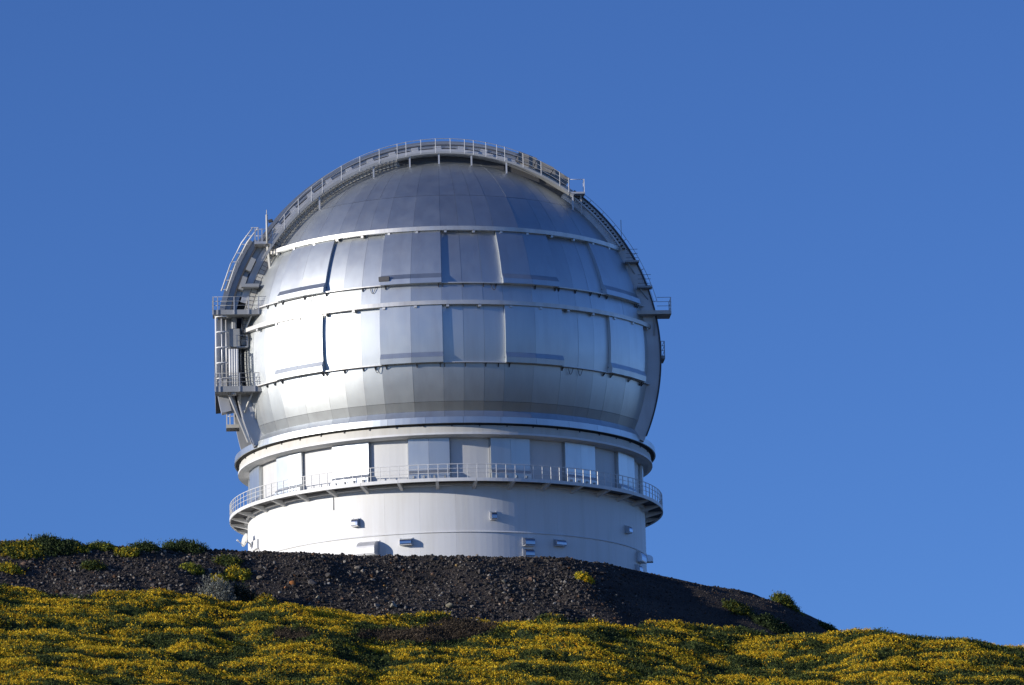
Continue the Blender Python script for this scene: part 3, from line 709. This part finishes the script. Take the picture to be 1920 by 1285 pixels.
for k in range(54):
    px = rng.uniform(30, 1130); lo = np.interp(px, [0, 380, 560, 700, 850, 1130], [1098, 1110, 1122, 1146, 1150, 1152]); hi = np.interp(px, [0, 440, 850, 1130], [1040, 1045, 1050, 1068])
    py = hi + (lo - hi) * rng.random() ** .55; g = rng.uniform(.09, .24)
    kind_ = k % 3; cl = ((g + .06, (g + .06) * .95, (g + .06) * .84), (g * .55, g * .54, g * .54), (g * .9, g * .68, g * .5))[kind_]
    rock(px, py, rng.uniform(.10, .18), cl, ("pale grey stone bedded in the dark gravel bank", "charcoal stone bedded in the dark gravel bank", "brownish stone bedded in the dark gravel bank")[kind_],
         ("pale grey stones in the gravel bank", "charcoal stones in the gravel bank", "brownish stones in the gravel bank")[kind_])

# ------------------------------------------------------------------ plants
MT['leaf'] = mat("flower_and_leaf", (1, 1, 1), 0.75, attr="Col", spec=0.15)
lp = MT['leaf'].node_tree; pb = lp.nodes["Principled BSDF"]
tr = lp.nodes.new("ShaderNodeBsdfTranslucent"); ms = lp.nodes.new("ShaderNodeMixShader"); ms.inputs[0].default_value = .25
at_ = [q for q in lp.nodes if q.type == 'ATTRIBUTE'][0]; lp.links.new(at_.outputs["Color"], tr.inputs[0])
outn = [q for q in lp.nodes if q.type == 'OUTPUT_MATERIAL'][0]
lp.links.new(pb.outputs[0], ms.inputs[1]); lp.links.new(tr.outputs[0], ms.inputs[2]); lp.links.new(ms.outputs[0], outn.inputs[0])
YEL = np.array([.80, .55, .035]); ORG = np.array([.70, .38, .02]); LIM = np.array([.30, .30, .035]); GRN = np.array([.080, .112, .036]); DGR = np.array([.030, .045, .020]); BRN = np.array([.10, .075, .05]); SIL = np.array([.28, .29, .25])
def sprigs(pos, nrm, size, col, tris=6, tall=1.5):
    """each sprig is a ragged tuft of small leaf faces"""
    n_ = len(pos)
    c = rng.normal(size=(n_, tris, 3)) * .42; c[..., 2] = c[..., 2] * tall + .25
    d1 = rng.normal(size=(n_, tris, 3)); d1[..., 2] = d1[..., 2] * tall + .4; d2 = rng.normal(size=(n_, tris, 3))
    d1 /= np.linalg.norm(d1, axis=-1, keepdims=True); d2 /= np.linalg.norm(d2, axis=-1, keepdims=True)
    v = np.stack([c - d1 * .45 - d2 * .28, c - d1 * .1 + d2 * .38, c + d1 * .55], 2) * size[:, None, None, None]
    v += (pos + nrm * size[:, None] * .35)[:, None, None, :]
    cc = col[:, None, None, :] * rng.uniform(.72, 1.25, (n_, tris, 1, 1)) * np.ones((1, 1, 3, 1))
    return v.reshape(-1, 3), np.arange(n_ * tris * 3).reshape(-1, 3), cc.reshape(-1, 3)
# flowering ground cover: one unbroken mass of low mounds
cs = .22
cgx = np.arange(-50, 54, cs); cgy = np.arange(-80, -12, cs)
CX, CY = np.meshgrid(cgx, cgy); H0, E0, F0, D0, U0 = height(CX, CY, True)
mask = (F0 > E0 + .05) & (U0 > -9) & ((CX > 26) | (U0 > -1.2 + 1.6 * (smooth_noise(CX, CY, 31, 2.0) - .5)))
bump_h = np.zeros_like(CX); kind = np.zeros_like(CX)
nm = 2900
mxs = rng.uniform(-50, 54, nm); mys = rng.uniform(-80, -14, nm); mrx = rng.uniform(.7, 3.4, nm); mry = rng.uniform(.4, 1.2, nm); mh = rng.uniform(.10, .60, nm) * np.where(rng.random(nm) < .10, 1.6, 1)
kd = np.where(rng.random(nm) < .70, rng.uniform(.55, 1, nm), rng.uniform(0, .4, nm))
for i in range(nm):
    i0, i1 = np.searchsorted(cgx, [mxs[i] - mrx[i], mxs[i] + mrx[i]]); j0, j1 = np.searchsorted(cgy, [mys[i] - mry[i], mys[i] + mry[i]])
    if i1 <= i0 or j1 <= j0: continue
    q = 1 - ((CX[j0:j1, i0:i1] - mxs[i]) / mrx[i]) ** 2 - ((CY[j0:j1, i0:i1] - mys[i]) / mry[i]) ** 2
    h_ = mh[i] * np.sqrt(np.clip(q, 0, 1)); s_ = bump_h[j0:j1, i0:i1]; w_ = h_ > s_
    s_[w_] = h_[w_]; kind[j0:j1, i0:i1][w_] = kd[i]
edge_soft = np.clip((U0 + 1.5) / 1.5, .35, 1)
edge_soft = np.where(CX > 26, 1.0, edge_soft)
CH = H0 + bump_h * edge_soft + .10 * (smooth_noise(CX, CY, 41, .5) - .5)
# keep the brown bare hollow in the flowers
def bare(x, y, h):
    Q = np.stack([x, y, h], -1) - CAM; d = Q @ fw; px = 960 + F_PX * (Q @ RGT) / d; py = 642.5 - F_PX * (Q @ UPV) / d
    return np.exp(-(((px - 770) / 105) ** 2 + ((py - 1192) / 13) ** 2)) + np.exp(-(((px - 870) / 60) ** 2 + ((py - 1172) / 14) ** 2)) + .8 * np.exp(-(((px - 545) / 40) ** 2 + ((py - 1190) / 12) ** 2))
BR = bare(CX, CY, CH)
cidx = np.arange(CX.size).reshape(CX.shape)
fm = mask[:-1, :-1] & mask[1:, 1:] & mask[:-1, 1:] & mask[1:, :-1]
cq = np.stack([cidx[:-1, :-1], cidx[:-1, 1:], cidx[1:, 1:], cidx[1:, :-1]], -1)[fm]
used = np.zeros(CX.size, bool); used[cq.ravel()] = True; remap = np.cumsum(used) - 1
Vc = np.stack([CX, CY, CH - .10], -1).reshape(-1, 3)[used]
gcol = (DGR[None] * .8 + (GRN - DGR)[None] * smooth_noise(CX, CY, 43, 1.5).reshape(-1, 1))[used]
gcol = np.where(BR.reshape(-1, 1)[used] > .35, BRN[None] * .8, gcol)
# tufts over it
nt_ = 560000
jj = rng.integers(0, len(cgy) - 1, nt_); ii = rng.integers(0, len(cgx) - 1, nt_)
ok = fm[jj, ii] & (rng.random(nt_) < np.where(U0[jj, ii] > 36, .3, 1.0)); jj, ii = jj[ok], ii[ok]
fx, fy = rng.random(len(jj)), rng.random(len(jj))
bil = lambda A: (A[jj, ii] * (1 - fx) + A[jj, ii + 1] * fx) * (1 - fy) + (A[jj + 1, ii] * (1 - fx) + A[jj + 1, ii + 1] * fx) * fy
tp = np.stack([bil(CX), bil(CY), bil(CH) - .05], -1)
gzx = (CH[jj, ii + 1] - CH[jj, ii]) / cs; gzy = (CH[jj + 1, ii] - CH[jj, ii]) / cs
tn = np.stack([-gzx, -gzy, np.ones_like(gzx)], -1); tn /= np.linalg.norm(tn, axis=1)[:, None]
fl = kind[jj, ii] * .95 + .8 * (smooth_noise(tp[:, 0], tp[:, 1], 51, 1.3) - .5) + .7 * (bump_h[jj, ii] - .30) + .35 * (smooth_noise(tp[:, 0], tp[:, 1], 52, 6.0) - .5)
fl -= 1.3 * np.clip(BR[jj, ii], 0, 1)
isf = fl + rng.normal(0, .14, len(fl)) > .485
mixv = rng.random((len(fl), 1))
colf = np.where(mixv < .12, ORG, np.where(mixv < .80, YEL, LIM)) * rng.uniform(.6, 1.3, (len(fl), 1))
colg = GRN + (LIM - GRN) * .35 * rng.random((len(fl), 1)) ** 2; colg = np.where(rng.random((len(fl), 1)) < .35, DGR, colg)
colg = np.where((BR[jj, ii] > .35)[:, None], BRN * rng.uniform(.5, 1.3, (len(fl), 1)), colg)
tcol = np.where(isf[:, None], colf, colg)
v1, f1, c1 = sprigs(tp, tn, np.where(isf, rng.uniform(.085, .145, len(fl)), rng.uniform(.09, .17, len(fl))), tcol, 5, 1.2)
nb = len(Vc); tri_base = remap[np.concatenate([cq[:, [0, 1, 2]], cq[:, [0, 2, 3]]])]
cme = fast_mesh("flowering_ground_cover", np.concatenate([Vc, v1]), np.concatenate([tri_base, f1 + nb]), False, {"Col": np.concatenate([gcol, c1])})
cme.materials.append(MT['leaf'])
cov = bpy.data.objects.new("flowering_ground_cover", cme); COL.objects.link(cov); cov["kind"] = "stuff"
cov["label"] = "low yellow flowering broom carpeting the hillside below the gravel bank"; cov["category"] = "ground cover"

def shrub(px, py, wpx, hpx, pal, label, n_=500, name="shrub", spiky=0.0, group=None, size=.15, cat="shrub"):
    p = on_ground(px, py, 0.0); sc = 23.6
    rx, hz = wpx / sc / 2, (.30 if py < 1045 and px < 400 else .46) * hpx / sc; ry = max(.5, rx * .7)
    r = thing(name, label, cat, tuple(p), group)
    u = rng.normal(size=(n_, 3)); u /= np.linalg.norm(u, axis=1)[:, None]; u[:, 2] = np.abs(u[:, 2])
    rad = rng.random(n_) ** .33 * (1 + .25 * rng.normal(size=n_) * .6)
    lump = .72 + .45 * smooth_noise(u[:, 0] * 3 + px, u[:, 1] * 3 + u[:, 2] * 2, int(px) % 97, 1.0)
    q = u * (rad * lump)[:, None] * [rx, ry, hz]; q[:, 2] += .02
    gh = height(q[:, 0] + p[0], q[:, 1] + p[1]) - p[2]; q[:, 2] = q[:, 2] + gh
    wts = np.array([w for _, w in pal], float); ch = rng.choice(len(pal), n_, p=wts / wts.sum())
    cols = np.array([c for c, _ in pal])[ch] * rng.uniform(.75, 1.2, (n_, 1))
    v, f_, c_ = sprigs(q, u, rng.uniform(.8, 1.3, n_) * size, cols, 7, 1.3 + spiky)
    me_ = fast_mesh("foliage", v, f_, False, {"Col": c_}); me_.materials.append(MT['leaf'])
    o = bpy.data.objects.new("foliage", me_); COL.objects.link(o); o.parent = r
    for k in range(6):
        a = rng.uniform(0, 6.28); e = np.array([math.cos(a) * rx * .6, math.sin(a) * ry * .6, hz * rng.uniform(.55, .95 + spiky * .3)])
        b0 = np.array([0, 0, float(height(np.array([p[0]]), np.array([p[1]]))[0] - p[2]) - .1])
        MB().tube([b0, e * .5 + [0, 0, .05], e], [.04, .028, .012], 5).build("stem", 'bark', r)
    return r
yl = [(YEL, .35), (LIM, .35), (GRN, .3)]; gr = [(GRN, .6), (DGR, .4)]; ol = [(LIM * .5, .3), (GRN, .5), (DGR, .2)]; sv = [(SIL, .7), (SIL * .5, .3)]
shrub(42, 1038, 88, 21, [(YEL * .7, .18), (LIM * .8, .37), (GRN, .45)], "broad yellow-green shrub on the crest beside the tall dark bush", 900)
shrub(105, 1027, 82, 24, gr, "tall dark green bush on the crest next to a broad yellow-green shrub", 900, spiky=.8)
shrub(88, 1034, 40, 12, gr, "low green tuft at the foot of the tall dark bush", 300)
shrub(133, 1022, 30, 10, gr, "small round dark bush touching the tall dark bush", 250)
shrub(145, 1032, 46, 9, yl, "thin strip of yellow-green shrub along the crest", 350)
shrub(192, 1029, 46, 13, [(LIM, .4), (GRN, .6)], "flat-topped olive shrub standing alone on the crest", 450)
shrub(238, 1039, 42, 15, [(YEL * .9, .3), (LIM, .35), (GRN, .35)], "bright yellow shrub on the crest edge beside a ragged green bush", 450)
shrub(270, 1031, 52, 16, gr, "ragged green bush on the crest beside a bright yellow shrub", 420, spiky=1.0)
shrub(345, 1031, 76, 24, gr, "spiky dark green bush alone on the crest near the drum", 900, spiky=1.2)
shrub(15, 1071, 44, 14, yl, "yellow shrub on the gravel bank just above the flower field", 350)
shrub(172, 1066, 40, 13, ol, "faint olive shrub alone in the middle of the gravel bank", 300)
shrub(362, 1072, 36, 17, [(LIM, .6), (GRN, .4)], "lime green shrub on the gravel bank below the spiky bush", 350)
shrub(428, 1057, 46, 16, ol, "olive shrub on the bank near the drum, uppermost of three", 400)
shrub(447, 1081, 48, 17, [(YEL * .7, .3), (LIM, .4), (GRN, .3)], "yellow-green shrub on the bank, middle of three near the silvery shrub", 400)
shrub(411, 1093, 26, 14, [(LIM, .7), (YEL, .3)], "small lime yellow shrub just above the silvery shrub", 250)
shrub(412, 1129, 64, 80, sv, "rounded silvery grey shrub at the edge of the yellow flowers", 1100, size=.13)
shrub(455, 1132, 46, 60, [(DGR, .6), (SIL * .35, .4)], "dark dense shrub close against the silvery grey one", 600)
shrub(1095, 1089, 28, 16, [(YEL, .55), (LIM, .45)], "lone bright yellow shrub high on the shaded gravel slope", 350)
shrub(1384, 1146, 50, 18, [(LIM * .4, .4), (GRN, .6)], "dark olive shrub in the shade on the falling gravel slope", 600)
shrub(1472, 1134, 52, 34, [(LIM * .8, .45), (GRN, .55)], "sunlit yellow-green shrub on the end of the gravel mound", 700, spiky=.4)
shrub(1450, 1174, 80, 14, gr, "wide dark bush at the foot of the mound's steep end", 800)
for x, y, w, h in ((1555, 1184, 36, 12), (1600, 1184, 70, 14), (1650, 1188, 60, 14), (1690, 1193, 44, 12)):
    shrub(x, y, w, h, gr, "dark green bush on the skyline past the end of the mound", 380, group="dark bushes along the skyline past the mound", spiky=.5)
for x, y, w, h in ((770, 1200, 110, 18), (868, 1184, 80, 22), (700, 1206, 60, 14)):
    shrub(x, y, w, h, [(BRN, .7), (BRN * .5, .3)], "withered brown shrub without flowers in the yellow field", 520, group="withered brown shrubs in the flower field", spiky=.4)

# the observatory's origin sits at its base
OBS.location = (0, 0, ZP)
for o in OBS.children:
    o.matrix_parent_inverse = Matrix.Translation((0, 0, -ZP))
